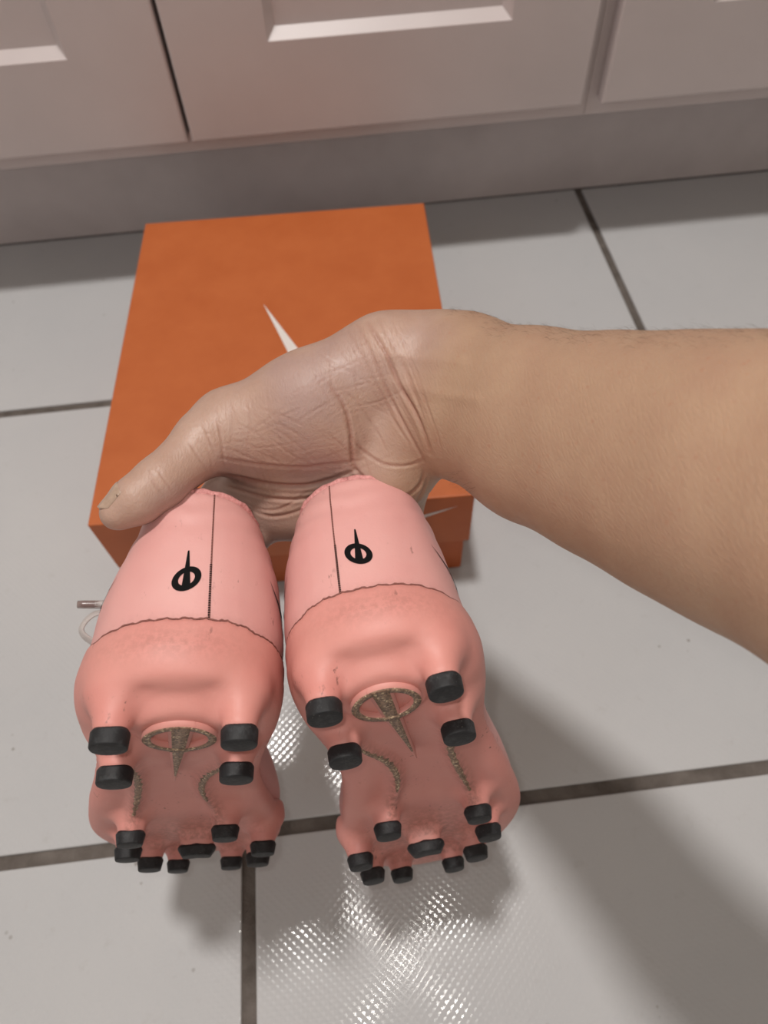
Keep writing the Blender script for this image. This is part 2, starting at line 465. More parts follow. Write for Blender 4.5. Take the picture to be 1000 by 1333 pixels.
# ------------------------------------------------------------------ shoe box
BW, BL, BH = 0.280, 0.3585, 0.115
BXF = Matrix.Translation((-0.0500, 0.4623, 0)) @ Matrix.Rotation(math.radians(-2.2), 4, 'Z')
sbox = empty('shoe_box', BXF)
tag(sbox, 'shut orange cardboard shoe box with white curved mark on the tiles behind the shoes', 'box')
LH = 0.064; ins = 0.0035
def shell_box(name, hx, hy, z0, z1, t, open_top, mat, parent):
    bm = bmesh.new()
    def ring(a, b, z): return [bm.verts.new(p) for p in ((-a, -b, z), (a, -b, z), (a, b, z), (-a, b, z))]
    if open_top: rs = [ring(hx, hy, z0), ring(hx, hy, z1), ring(hx - t, hy - t, z1), ring(hx - t, hy - t, z0 + t)]
    else: rs = [ring(hx, hy, z1), ring(hx, hy, z0), ring(hx - t, hy - t, z0), ring(hx - t, hy - t, z1 - t)]
    for P, Q in zip(rs[:-1], rs[1:]):
        for i in range(4): bm.faces.new((P[i], P[(i + 1) % 4], Q[(i + 1) % 4], Q[i]))
    bm.faces.new(rs[0]); bm.faces.new(rs[-1])
    bmesh.ops.recalc_face_normals(bm, faces=bm.faces)
    bmesh.ops.bevel(bm, geom=[e for e in bm.edges if all(v in rs[0] + rs[1] for v in e.verts)], offset=0.0011, segments=3, affect='EDGES', profile=0.5)
    me = bpy.data.meshes.new(name); bm.to_mesh(me); bm.free()
    return link(name, me, mat, parent, smooth=False)
shell_box('box_body', BW / 2 - ins, BL / 2 - ins, 0.0006, BH - 0.002, 0.0014, True, M['orange_in'], sbox)
lid = shell_box('box_lid', BW / 2, BL / 2, BH - LH, BH, 0.0014, False, M['orange'], sbox)
def swoosh_outline(n=26):
    up = catmull([(1.0, 0.36), (0.62, 0.235), (0.36, 0.165), (0.235, 0.150), (0.165, 0.175), (0.135, 0.225), (0.145, 0.30), (0.185, 0.385)], 6)
    lo = catmull([(1.0, 0.36), (0.60, 0.165), (0.33, 0.045), (0.17, 0.0), (0.055, 0.03), (0.005, 0.12), (0.045, 0.24), (0.185, 0.385)], 6)
    return up, lo
def strip(name, up, lo, fn, mat, parent, kind=None):
    v = []; f = []
    n = len(up)
    for a, b in zip(up, lo):
        for t in np.linspace(0, 1, 5): v.append(fn(a * (1 - t) + b * t))
    for i in range(n - 1):
        for k in range(4): f.append((i * 5 + k, i * 5 + k + 1, (i + 1) * 5 + k + 1, (i + 1) * 5 + k))
    return link(name, mesh(name, v, f), mat, parent)
up, lo = swoosh_outline()
# lid mark: tail tip towards the cabinets
binv = BXF.inverted()
tip = binv @ Vector((-0.0667, 0.5076, BH)); 
def lid_fn(p, Ls=0.195, ang=math.radians(91.0)):
    d = np.array(p) - np.array((1.0, 0.36)); x, y = d * Ls
    X = x * math.cos(ang) - y * math.sin(ang); Y = x * math.sin(ang) + y * math.cos(ang)
    return (tip.x + X, tip.y + Y, BH + 0.00025)
strip('curved_mark', up, lo, lid_fn, M['whiteprint'], lid)
def front_fn(p, Ls=0.12):
    d = np.array(p) - np.array((1.0, 0.36)); x, y = d * Ls
    return (0.128 + x, -BL / 2 - 0.00025, BH - 0.0125 + y * 1.0)
strip('curved_mark', up, lo, front_fn, M['whiteprint'], lid)

# ================================================================== SHOES
# local frame: x lateral, y heel -> toe, z up from the sole; medial side is +x for the shoe on the left
def spring(y): return np.where(y > 0.15, 1.2 * (np.maximum(y, 0.15) - 0.15) ** 2, 0.0)
outline = catmull([(0.000, -0.0005), (0.016, 0.0025), (0.029, 0.0120), (0.0362, 0.028), (0.0370, 0.048), (0.0335, 0.078), (0.0320, 0.105),
                   (0.0385, 0.140), (0.0450, 0.168), (0.0435, 0.200), (0.0340, 0.230), (0.0170, 0.250), (0.0000, 0.2545), (-0.0170, 0.248),
                   (-0.0330, 0.228), (-0.0450, 0.198), (-0.0510, 0.165), (-0.0470, 0.130), (-0.0405, 0.100), (-0.0375, 0.072), (-0.0385, 0.048),
                   (-0.0370, 0.028), (-0.0295, 0.0120), (-0.016, 0.0025)], 10, closed=True)
def sdf2(xs, ys):
    X, Y = np.meshgrid(xs, ys, indexing='ij'); P = np.stack([X.ravel(), Y.ravel()], 1)
    A = outline; B = np.roll(A, -1, 0); best = np.full(len(P), 9.0); ins_ = np.zeros(len(P), bool)
    for a, b in zip(A, B):
        d = b - a; t = np.clip(((P - a) @ d) / (d @ d), 0, 1)
        best = np.minimum(best, np.hypot(*(P - a - t[:, None] * d).T))
        c = ((a[1] > P[:, 1]) != (b[1] > P[:, 1]))
        with np.errstate(divide='ignore', invalid='ignore'):
            xi = (b[0] - a[0]) * (P[:, 1] - a[1]) / (b[1] - a[1] + 1e-15) + a[0]
        ins_ ^= c & (P[:, 0] < xi)
    return np.where(ins_, -best, best).reshape(X.shape)
GX = np.arange(-0.066, 0.064, 0.001); GY = np.arange(-0.03, 0.285, 0.001)
D2 = sdf2(GX, GY)
def d2_at(x, y):
    fx = np.clip((x - GX[0]) / 0.001, 0, len(GX) - 1.001); fy = np.clip((y - GY[0]) / 0.001, 0, len(GY) - 1.001)
    ix = fx.astype(int); iy = fy.astype(int); tx = fx - ix; ty = fy - iy
    return (D2[ix, iy] * (1 - tx) * (1 - ty) + D2[ix + 1, iy] * tx * (1 - ty) + D2[ix, iy + 1] * (1 - tx) * ty + D2[ix + 1, iy + 1] * tx * ty)
zk = [-0.03, 0.0, 0.008, 0.018, 0.03, 0.045, 0.06, 0.075, 0.085, 0.095, 0.11]
ik = [0.0080, 0.0034, 0.0008, -0.0004, 0.0008, 0.0020, 0.0036, 0.0068, 0.0098, 0.0135, 0.019]
sk = [0, 0, 0, 0, 0.0006, 0.0030, 0.0060, 0.0100, 0.0128, 0.0160, 0.020]
def topT(y): return np.interp(y, [-0.03, 0.0, 0.03, 0.055, 0.08, 0.10, 0.13, 0.17, 0.21, 0.25, 0.28], [0.088, 0.0872, 0.0845, 0.076, 0.074, 0.082, 0.072, 0.058, 0.050, 0.046, 0.045])
def wall_f(X, Y, Z, off=0.0):
    hw = 1 - sstep(0.07, 0.15, Y)
    zz = Z - spring(Y) * 0.8
    ysh = np.interp(Z, zk, sk) * hw
    inset = (np.interp(zz, zk, ik) - np.where(X > 0, 0.0025, -0.0008) * np.interp(Z, [0.02, 0.035, 0.06, 0.085], [0, 1, 1, 0.0]) * np.clip(np.abs(X) / 0.02, 0, 1)) * hw + (0.0012 + 0.0 * zz + 0.22 * np.maximum(zz - 0.022, 0) ** 1.0 + 6 * np.maximum(0.006 - zz, 0) ** 2 * 8) * (1 - hw)
    return d2_at(X + 0 * Z, Y + 0 * X + ysh) + inset + off
def zbot(X, Y): return spring(Y) + 0.0 * X
def cup(X, Y):
    z = 0.0285 - 0.0165 * sstep(0.030, 0.075, Y) + 0.004 * sstep(0.13, 0.2, Y) + spring(Y)
    ax = np.abs(X + 0.0005)
    return z - 0.0018 * sstep(0.016, 0.034, ax) + 0.0011 * np.exp(-((ax - 0.0335) / 0.002) ** 2) * (Y < 0.05) + 0.0003 * np.sin(X * 900) + 0.0002 * np.sin(X * 2300 + Y * 900)

def build_upper():
    h = 0.0012; Fd = Field((-0.058, -0.008, -0.004), (0.056, 0.262, 0.100), h)
    X, Y, Z = np.meshgrid(*Fd.axes(), indexing='ij')
    wf = wall_f(X, Y, Z)
    k = 0.003 + 0.030 * sstep(0.095, 0.15, Y)
    T = topT(Y)
    # smooth wrinkles near the collar
    wf = wf + 0.00035 * np.sin((Z - 0.25 * np.abs(X)) * 560 + 1.0) * sstep(0.060, 0.074, Z) * (1 - hwf(Y))
    out = smax(wf, Z - T, k)
    out = smax(out, zbot(X, Y) + 0.0085 - Z, 0.010)
    inner = smax(wf + 0.0036, Z - (T - 0.0040 + 0.06 * (1 - sstep(0.088, 0.094, Y))), 0.006)
    inner = np.maximum(inner, zbot(X, Y) + 0.0125 - Z)
    F = np.maximum(out, -inner)
    V, Q = surface_nets(F, Fd.lo, h, 3)
    z = cup(V[:, 0], V[:, 1])
    dirt = 0.10 * np.exp(-((V[:, 2] - z - 0.0001) / 0.003) ** 2)
    dirt = np.maximum(dirt, 0.55 * np.exp(-((V[:, 2] - T_at(V)) / 0.0018) ** 2))
    return V, Q, dirt
def hwf(Y): return sstep(0.05, 0.09, Y)
def T_at(V): return topT(V[:, 1])

STUDS = [  # x, y, kind ; shared by both shoes (mirrored)
    (-0.0205, 0.0148, 'heel'), (0.0222, 0.0146, 'heel'), (-0.0228, 0.0482, 'heel2'), (0.0214, 0.0483, 'heel2'),
    (-0.0262, 0.1315, 'fore'), (0.0165, 0.1292, 'fore'), (-0.0300, 0.1573, 'fore'), (0.0350, 0.1608, 'fore'),
    (-0.0224, 0.1866, 'fore'), (0.0332, 0.1895, 'fore'), (-0.0095, 0.2051, 'front'), (0.0190, 0.2046, 'front'), (0.0020, 0.1656, 'bar')]
TIPZ = {'heel': (-0.0074, -0.0125), 'heel2': (-0.0083, -0.0130), 'fore': (-0.0083, -0.0130), 'front': (-0.0078, -0.0122), 'bar': (-0.0070, -0.0110)}
RADS = {'heel': 0.0065, 'heel2': 0.0066, 'fore': 0.0066, 'front': 0.0062, 'bar': 0.0088}
RAIL_L = [(-0.0195, 0.052), (-0.0190, 0.068), (-0.0195, 0.088), (-0.0225, 0.110), (-0.0255, 0.126)]
RAIL_R = [(0.0185, 0.052), (0.0150, 0.063), (0.0090, 0.078), (0.0062, 0.095), (0.0085, 0.112), (0.0140, 0.126)]
def pathdist(X, Y, path):
    p = catmull(path, 6); best = np.full(X.shape, 9.0)
    for a, b in zip(p[:-1], p[1:]):
        d = b - a; t = np.clip(((X - a[0]) * d[0] + (Y - a[1]) * d[1]) / (d @ d), 0, 1)
        best = np.minimum(best, np.hypot(X - a[0] - t * d[0], Y - a[1] - t * d[1]))
    return best
RCX, RCY = 0.0012, 0.0262
def build_sole():
    h = 0.00088; Fd = Field((-0.0565, -0.006, -0.0135), (0.0525, 0.262, 0.036), h)
    ax = Fd.axes()
    X2, Y2 = np.meshgrid(ax[0], ax[1], indexing='ij')
    # heightfield of the underside
    zb = spring(Y2).copy()
    zb += 0.0035 * sstep(0.055, 0.085, Y2) * (1 - sstep(0.110, 0.140, Y2)) * np.exp(-((X2 + 0.004) / 0.026) ** 2)   # arch
    inner = sstep(0.050, 0.064, Y2) * (1 - sstep(0.118, 0.128, Y2))
    for rail, s in ((RAIL_L, 1), (RAIL_R, 1)):
        pd = pathdist(X2, Y2, rail); zb -= 0.0038 * np.exp(-(pd / 0.0036) ** 2)
    # scalloped wells outside the rails
    zb += 0.0022 * np.exp(-(((X2 - 0.027) / 0.010) ** 2 + ((Y2 - 0.088) / 0.022) ** 2))
    zb += 0.0022 * np.exp(-(((X2 + 0.033) / 0.008) ** 2 + ((Y2 - 0.088) / 0.022) ** 2))
    rr = np.hypot(X2 - RCX, Y2 - RCY)
    zb += 0.0024 * np.exp(-((Y2 - 0.0080) / 0.0042) ** 2) * np.exp(-((X2 - 0.001) / 0.017) ** 4)
    zb -= 0.0030 * (1 - sstep(0.0142, 0.0190, rr)) * 1.0                      # mound under the emblem
    zb += 0.0012 * np.exp(-((rr - 0.0225) / 0.0035) ** 2) * (Y2 < 0.024)       # groove behind the mound
    zb += 0.0030 * np.exp(-(((X2 - 0.002) / 0.020) ** 2 + ((Y2 - 0.004) / 0.006) ** 2)) * -0.25
    # wedge ridge running forward from the emblem
    sp = sstep(0.034, 0.038, Y2) * (1 - sstep(0.066, 0.074, Y2))
    cx = RCX + (Y2 - RCY) * -0.10; wd = np.interp(Y2, [0.02, 0.073], [0.0046, 0.0006])
    zb -= 0.0006 * sp * (1 - sstep(wd * 0.8, wd * 1.25, np.abs(X2 - cx))) * np.interp(Y2, [0.035, 0.072], [1.0, 0.45])
    # shallow moulded pattern in the forefoot
    zb += 0.0012 * np.exp(-(((X2 - 0.001) / 0.017) ** 2 + ((Y2 - 0.147) / 0.014) ** 2))
    zb += 0.0010 * np.exp(-(((X2 - 0.004) / 0.016) ** 2 + ((Y2 - 0.190) / 0.010) ** 2))
    X, Y, Z = np.meshgrid(*ax, indexing='ij')
    wf = wall_f(X, Y, Z, -0.0011)
    k = 0.016 - 0.007 * sstep(0.06, 0.13, Y)
    F = smax(wf, zb[:, :, None] - Z, k)
    F = smax(F, Z - cup(X, Y), 0.0011)
    # hollow so that the upper sits inside the cup
    hol = smax(wf + 0.0011 + 0.0030, zb[:, :, None] + 0.0065 - Z, k)
    F = np.maximum(F, -hol)
    Fd.F = F.astype(np.float32)
    for (x, y, kd) in STUDS:
        zs = float(spring(np.array(y))); r = RADS[kd]; t0 = TIPZ[kd][0]
        if kd == 'bar':
            for dx in (-0.0050, 0.0, 0.0050):
                Fd.cone((x + dx, y, zs + 0.006), (x + dx * 0.9, y, zs + t0 + 0.0030), 0.0052, 0.0040, 0.004)
            continue
        out = 1 if x > 0 else -1
        Fd.cone((x * 1.03, y + 0.002, zs + 0.0065), (x, y, zs + t0 + r * 0.50), r * 1.30, r * 0.96, 0.007)
    # cut the stud stems flat where the black tips start
    for (x, y, kd) in STUDS:
        zs = float(spring(np.array(y))); t0 = TIPZ[kd][0]; r = RADS[kd] * 1.25 + 0.003
        m_ = (np.abs(X2 - x) < r) & (np.abs(Y2 - y) < r)
        I, J = np.where(m_); i0, i1, j0, j1 = I.min(), I.max() + 1, J.min(), J.max() + 1
        sub = Fd.F[i0:i1, j0:j1]; cutp = (zs + t0 - Fd.axes()[2])[None, None, :]
        wgt = (np.hypot(X2[i0:i1, j0:j1] - x, Y2[i0:i1, j0:j1] - y) < r)[:, :, None]
        Fd.F[i0:i1, j0:j1] = np.where(wgt, np.maximum(sub, cutp), sub)
    V, Q = surface_nets(Fd.F, Fd.lo, h, 3)
    z = cup(V[:, 0], V[:, 1]); dirt = 0.10 * np.exp(-((V[:, 2] - z) / 0.003) ** 2)
    fo = sstep(0.125, 0.165, V[:, 1]) * np.exp(-(V[:, 0] / 0.028) ** 2) * (np.abs(V[:, 2] - spring(V[:, 1])) < 0.004) * 0.36
    pd = np.minimum(pathdist(V[:, 0], V[:, 1], RAIL_L), pathdist(V[:, 0], V[:, 1], RAIL_R))
    dirt = np.maximum.reduce([dirt, fo, 0.5 * np.exp(-(pd / 0.003) ** 2) * (V[:, 2] < 0.004) * (V[:, 1] < 0.128)])
    hs = np.exp(-(((V[:, 0] + 0.003) / 0.022) ** 2 + ((V[:, 2] - 0.019) / 0.006) ** 2)) * (V[:, 1] < 0.02) * 0.22
    return V, Q, np.maximum(dirt, hs)

def tip_shape(kd):
    """black stud tip: rounded block, slightly flared, domed end"""
    z0, z1 = TIPZ[kd]; r = RADS[kd]; n = 28; v = []; f = []
    tp = 1.03 if kd.startswith('heel') else 0.93
    prof = [(0.90, z0 + 0.0012), (0.985, z0 + 0.0003), (1.0, z0 + 0.0001), (1.0, z0 - 0.0001), (0.94 * tp, z1 + 0.00055), (0.935 * tp, z1 + 0.0004), (0.90 * tp, z1 + 0.00005), (0.87 * tp, z1), (0.50, z1 - 0.0002)]
    for s, z in prof:
        for k in range(n):
            t = 2 * math.pi * k / n; c, sn = math.cos(t), math.sin(t)
            e = 0.88 if kd != 'bar' else 0.45
            x = math.copysign(abs(c) ** e, c) * r * s; y = math.copysign(abs(sn) ** e, sn) * r * s * (0.88 if kd != 'bar' else 0.52)
            if kd == 'bar':
                y += 0.0022 * (abs(x) / r) ** 1.5
                x *= 1.08 - 0.16 * (z0 - z) / (z0 - z1)
            v.append((x, y, z))
    m_ = len(prof)
    for i in range(m_ - 1):
        for k in range(n): f.append((i * n + k, i * n + (k + 1) % n, (i + 1) * n + (k + 1) % n, (i + 1) * n + k)[::-1])
    f.append(tuple(range(n))); f.append(tuple((m_ - 1) * n + k for k in range(n))[::-1])
    return v, f

UV, UQ, UD = build_upper(); SV, SQ, SD = build_sole()
bvh_up = BVHTree.FromPolygons([tuple(p) for p in UV.tolist()], [tuple(q) for q in UQ.tolist()])
bvh_so = BVHTree.FromPolygons([tuple(p) for p in SV.tolist()], [tuple(q) for q in SQ.tolist()])
def cast(bvh, o, d, off):
    hit, nrm, _, _ = bvh.ray_cast(Vector(o), Vector(d))
    if hit is None: return None
    if nrm.dot(Vector(d)) > 0: nrm = -nrm
    return np.array(hit + nrm * off)
def emblem_polys(R, wd0, tip_len, hole_w=0.62, asp=0.94):
    """ring pierced by a long wedge, in 2-D; wedge tip along +v"""
    strips = []
    n = 48; ring = []
    for k in range(n + 1):
        t = 2 * math.pi * k / n
        ring.append(((R * math.cos(t), R * asp * math.sin(t)), (R * hole_w * math.cos(t), R * asp * hole_w * math.sin(t))))
    strips.append(ring)
    wedge = []
    for t in np.linspace(0, 1, 22):
        vv = -R * 0.92 * asp + t * (R * 0.92 * asp + tip_len); ww = wd0 * (1 - t) + 0.0003 * t
        wedge.append(((-ww, vv), (ww, vv)))
    strips.append(wedge)
    return strips
def project_strips(strips, fn, lift=1, nseg=3):
    v = []; f = []
    for si, st in enumerate(strips):
        base = len(v)
        for a, b in st:
            a = np.array(a); b = np.array(b)
            for t in np.linspace(0, 1, nseg + 1):
                v.append(fn(a * (1 - t) + b * t, si))
        for i in range(len(st) - 1):
            for k in range(nseg):
                q = base + i * (nseg + 1) + k; f.append((q, q + 1, q + nseg + 2, q + nseg + 1))
    return v, f
# --- pieces (computed once in the frame of the left shoe)
pieces = []   # name, V, F, mat, parentkey, kind, label, attr
SX = lambda z: 0.0098 - 0.0016 * (z - 0.028) / 0.06
# seam line at the back of the heel
pth = []
for z in np.linspace(0.0275, 0.0862, 60):
    c = cast(bvh_up, (SX(z), -0.06, z), (0, 1, 0), 0.00005)
    if c is not None: pth.append(c)
v, f = tube_vf(pth, 0.00034, 6)
pieces.append(('heel_seam', v, f, 'seam', 'upper', None, None))
v = []; f = []
for z in np.concatenate([np.linspace(0.0285, 0.052, 26), np.linspace(0.053, 0.085, 26)]):
    c = cast(bvh_up, (SX(z) - 0.0001, -0.06, z), (0, 1, 0), 0.00025)
    if c is None: continue
    r = 0.00048 if z < 0.052 else 0.00026
    b = len(v)
    for dx, dz in ((-r, -r * 0.7), (r, -r * 0.7), (r * 0.8, r * 0.7), (-r * 0.8, r * 0.7)): v.append(c + (dx, 0, dz))
    v.append(c + (0, -0.0003, 0)); f += [(b, b + 1, b + 4), (b + 1, b + 2, b + 4), (b + 2, b + 3, b + 4), (b + 3, b, b + 4)]
pieces.append(('heel_stitching', v, f, 'print', 'upper', 'stuff', None))
# grimy joint where the sole cup meets the upper
pth = []
for a in np.linspace(-2.45, 2.45, 260):
    c = None; z = 0.028; d = np.array([-math.sin(a), math.cos(a), 0.0]); o_ = np.array([0.0, 0.055, 0.0]) - d * 0.15
    for _ in range(4):
        c = cast(bvh_up, (o_[0], o_[1], z), d, 0.00032)
        if c is None: break
        z = float(cup(c[0], c[1])) + 0.00015
    if c is not None: pth.append(c)
v, f = tube_vf(pth, 0.00026 + 0.00014 * rng.random(len(pth)), 6)
pieces.append(('joint_line', v, f, 'seam', 'outsole', None, None))
# black emblem on the heel
ca, sa_ = math.cos(math.radians(4)), math.sin(math.radians(4))
def logo_fn(p, si):
    x, z = p; x *= 1.0
    if si == 1: x = x - 0.06 * z
    X = 0.0006 + x * ca + z * sa_ * 0.6; Z = 0.0450 + z * ca * 1.02 + 0.20 * x
    return cast(bvh_up, (X, -0.06, Z), (0, 1, 0), 0.00022 + 0.00006 * si)
v, f = project_strips(emblem_polys(0.0053, 0.0017, 0.0120, 0.56), logo_fn)
pieces.append(('heel_emblem', v, f, 'print', 'upper', None, 'black ring crossed by a long thin spike'))
# side marks: curved black sweep on both flanks
for side in (-1, 1):
    def side_fn(p):
        y = 0.0115 + (1.0 - p[0]) * (0.105 if side < 0 else 0.080); z = 0.054 - 0.026 * max(0.0, 1 - p[1] / 0.36) ** 0.7 + max(0.0, p[1] - 0.36) * 0.1 
        c = cast(bvh_up, (side * 0.12, y, z), (-side, 0, 0), 0.0003)
        return c if c is not None else (side * 0.04, y, z)
    vv = []; ff = []; n = len(up)
    for a, b in zip(up, lo):
        for t in np.linspace(0, 1, 5): vv.append(side_fn(a * (1 - t) + b * t))
    for i in range(n - 1):
        for k in range(4): ff.append((i * 5 + k, i * 5 + k + 1, (i + 1) * 5 + k + 1, (i + 1) * 5 + k))
    pieces.append(('side_mark', vv, ff, 'print', 'upper', None, None))
# collar binding following the rim of the opening
rim = []
for a in np.linspace(0, 2 * math.pi, 90, endpoint=False):
    cx_, cy_ = 0.0, 0.050
    best = None
    for r in np.arange(0.010, 0.07, 0.0004):
        x, y = cx_ + r * math.sin(a), cy_ - r * math.cos(a)
        if y > 0.094: best = (x * 0.98, 0.094); break
        z = float(topT(y))
        if wall_f(np.array(x), np.array(y), np.array(z)) > -0.0016: best = (x, y); break
    rim.append((best[0], best[1], float(topT(best[1])) - 0.0002))
rim.append(rim[0]); rim = np.array(rim)
v, f = tube_vf(rim, 0.0018 + 0.00025 * np.sin(np.arange(len(rim)) * 2.2), 8)
pieces.append(('collar_binding', v, f, 'binding', 'upper', None, 'pale stitched edging'))
# tongue
v = []; f = []; nu, nv = 9, 14
for i in range(nv):
    y = 0.088 + 0.060 * i / (nv - 1)
    for k in range(nu):
        x = (k / (nu - 1) - 0.5) * 0.040; v.append((x, y, float(topT(np.array(y))) + 0.006 - 5 * x * x * 3 - 0.02 * (1 - i / (nv - 1)) * 0 + 0.012 * max(0, 0.1 - y) / 0.012))
for k_ in range(nu * nv): v.append((v[k_][0], v[k_][1], v[k_][2] - 0.004))
for i in range(nv - 1):
    for k in range(nu - 1):
        q = i * nu + k; o_ = nu * nv
        f.append((q, q + 1, q + nu + 1, q + nu)); f.append((q + o_, q + nu + o_, q + nu + 1 + o_, q + 1 + o_))
for i in range(nv - 1):
    for c_ in (0, nu - 1):
        q = i * nu + c_; o_ = nu * nv; f.append((q, q + nu, q + nu + o_, q + o_))
for k in range(nu - 1):
    for r_ in (0, (nv - 1) * nu):
        q = r_ + k; o_ = nu * nv; f.append((q, q + 1, q + 1 + o_, q + o_))
pieces.append(('tongue', v, f, 'pink', None, None, None))
# insole
v, f = [], []
ol = outline * np.array([0.84, 0.95]) + np.array([0, 0.006])
for z in (0.0100, 0.0135):
    for p in ol: v.append((p[0], p[1], z + float(spring(p[1]))))
n = len(ol); f = [(k, (k + 1) % n, n + (k + 1) % n, n + k) for k in range(n)] + [tuple(range(n))[::-1], tuple(range(n, 2 * n))]
pieces.append(('insole', v, f, 'lining', None, None, None))
# laces across the tongue
for i in range(5):
    y = 0.096 + i * 0.011; p = []
    for t in np.linspace(-1, 1, 12):
        p.append((t * 0.022, y + 0.004 * t, float(topT(np.array(y))) + 0.0105 - 0.007 * t * t))
    v, f = tube_vf(p, 0.0030, 8, 0.35)
    pieces.append(('lace', v, f, 'lace', None, None, None))
# gritty top of the sole emblem
def sole_fn(p, si, lift=0.0):
    x, vv_ = p
    X = RCX + x - 0.10 * (vv_ if si else 0) ; Y = RCY + vv_
    c = cast(bvh_so, (X, Y, -0.05), (0, 0, 1), 0.0002)
    return np.array([X, Y, min(c[2], 0.004) - lift])
def extruded(strips, fn, z_top):
    """raised letter-like relief with side walls"""
    v = []; f = []
    for si, st in enumerate(strips):
        base = len(v); n = len(st)
        for a, b in st:
            pa, pb = fn(np.array(a), si), fn(np.array(b), si)
            if si == 0: za, zb_ = pa[2] - z_top(a[1]), pb[2] - z_top(b[1])
            else: za = zb_ = -0.0052 - (z_top(0) - 0.0020) + 0.0036 * np.clip((a[1] - 0.010) / 0.042, 0, 1)
            v += [pa + (0, 0, 0.001), np.array([pa[0], pa[1], za]), np.array([pb[0], pb[1], zb_]), pb + (0, 0, 0.001)]
        for i in range(n - 1):
            for k in range(3):
                q = base + i * 4 + k; f.append((q, q + 1, q + 5, q + 4))
    return v, f
est = emblem_polys(0.0132, 0.0046, 0.054, 0.76, 0.84)
v, f = extruded(est, sole_fn, lambda y: 0.0020)
pieces.append(('sole_emblem_base', v, f, 'sole', 'outsole', None, 'raised pink ring and wedge'))
est2 = emblem_polys(0.0129, 0.0033, 0.046, 0.78, 0.84)
v, f = extruded(est2, sole_fn, lambda y: 0.0022)
pieces.append(('sole_emblem', v, f, 'glitter', 'outsole', None, 'gritty olive ring crossed by a wedge'))
for nm, rail, (u0, u1) in (('left', RAIL_L, (0.05, 0.92)), ('right', RAIL_R, (0.12, 0.80))):
    p = catmull(rail, 10); p = p[int(len(p) * u0):int(len(p) * u1)]
    T_ = np.gradient(p, axis=0); T_ /= np.linalg.norm(T_, axis=1)[:, None]; N_ = np.stack([-T_[:, 1], T_[:, 0]], 1)
    v = []; f = []
    for i, (a, nn) in enumerate(zip(p, N_)):
        s_ = 0.0015 * math.sin(math.pi * (0.08 + 0.84 * i / (len(p) - 1))) ** 0.6 * (1 + 0.25 * math.sin(i * 1.9) + 0.15 * math.sin(i * 4.1))
        for t in (-1, -0.4, 0.4, 1):
            c = cast(bvh_so, (a[0] + nn[0] * s_ * t, a[1] + nn[1] * s_ * t, -0.05), (0, 0, 1), 0.00018 + (0.0003 if abs(t) < 1 else -0.0001)); v.append(c)
    for i in range(len(p) - 1):
        for k in range(3): f.append((i * 4 + k, i * 4 + k + 1, i * 4 + k + 5, i * 4 + k + 4))
    pieces.append(('gritty_ridge', v, f, 'glitter', 'outsole', None, 'gritty olive ridge'))

def cam_matrix_to_world(O, x, u, wv, mir):
    """local shoe axes given in camera coordinates (right, down, depth) -> world matrix"""
    def tw(a): return a[0] * CR - a[1] * CU + a[2] * CD
    Wm = Matrix.Identity(4); o = CC + tw(O)
    for i in range(3):
        Wm[i][0] = tw(x)[i]; Wm[i][1] = tw(u)[i]; Wm[i][2] = tw(wv)[i]; Wm[i][3] = o[i]
    return Wm
POSE_L = [np.array(a) for a in ([-0.07029, 0.06069, 0.23127], [0.98222, 0.03581, 0.18428], [-0.16513, 0.63173, 0.7574], [-0.08929, -0.77436, 0.62641])]
POSE_R = [np.array(a) for a in ([-0.00252, 0.04828, 0.23765], [0.97833, -0.20703, -0.00191], [0.14766, 0.69126, 0.70736], [-0.14512, -0.69231, 0.70685])]
def thumb_dent(V):
    V = np.array(V, float); x, y, z = V.T
    w_ = sstep(0.040, 0.085, z) * sstep(0.004, -0.030, x) * (1 - sstep(0.05, 0.09, y))
    V[:, 0] += 0.0065 * w_; return V
def make_shoe(pose, mir, label):
    dent = thumb_dent if mir > 0 else (lambda q: np.array(q, float))
    Wm = cam_matrix_to_world(*pose, mir)
    root = empty('football_boot', Wm)
    tag(root, label, 'shoe', 'pair of pink studded shoes')
    sg = np.array([mir, 1, 1])
    def fl(F): return [tuple(q)[::-1] for q in F] if mir < 0 else F
    me = np_mesh('upper', dent(UV) * sg, UQ[:, ::-1] if mir < 0 else UQ); attr(me, 'dirt', UD)
    up_o = link('upper', me, M['pink'], root)
    me = np_mesh('outsole', dent(SV) * sg, SQ[:, ::-1] if mir < 0 else SQ); attr(me, 'dirt', SD)
    so_o = link('outsole', me, M['sole'], root)
    for nm, v, f, mt, par, kind, lab in pieces:
        o = link(nm, mesh(nm, dent(v) * sg, fl(f)), M[mt], {'upper': up_o, 'outsole': so_o, None: root}[par])
        if kind: o['kind'] = kind
        if lab: o['label'] = lab
    for (x, y, kd) in STUDS:
        v, f = tip_shape(kd)
        v = np.array(v); zs = float(spring(np.array(y)))
        rz = random.uniform(-0.12, 0.12); c, s = math.cos(rz), math.sin(rz)
        if kd != 'bar': v = np.stack([v[:, 0] * c - v[:, 1] * s, v[:, 0] * s + v[:, 1] * c, v[:, 2]], 1)
        tilt = 2.4 * max(0.0, y - 0.15)
        v = v + np.array([x, y, zs])
        o = link('stud_tip', mesh('stud_tip', v * sg, fl(f)), M['black'], so_o)
        o['label'] = 'worn black rubber tip'
    return root, Wm
bootL, WL = make_shoe(POSE_L, 1, 'pink studded football shoe at the left, upright, held by its heel under the thumb')
bootR, WR = make_shoe(POSE_R, -1, 'pink studded football shoe at the right, tilted, its black heel emblem right of the seam')

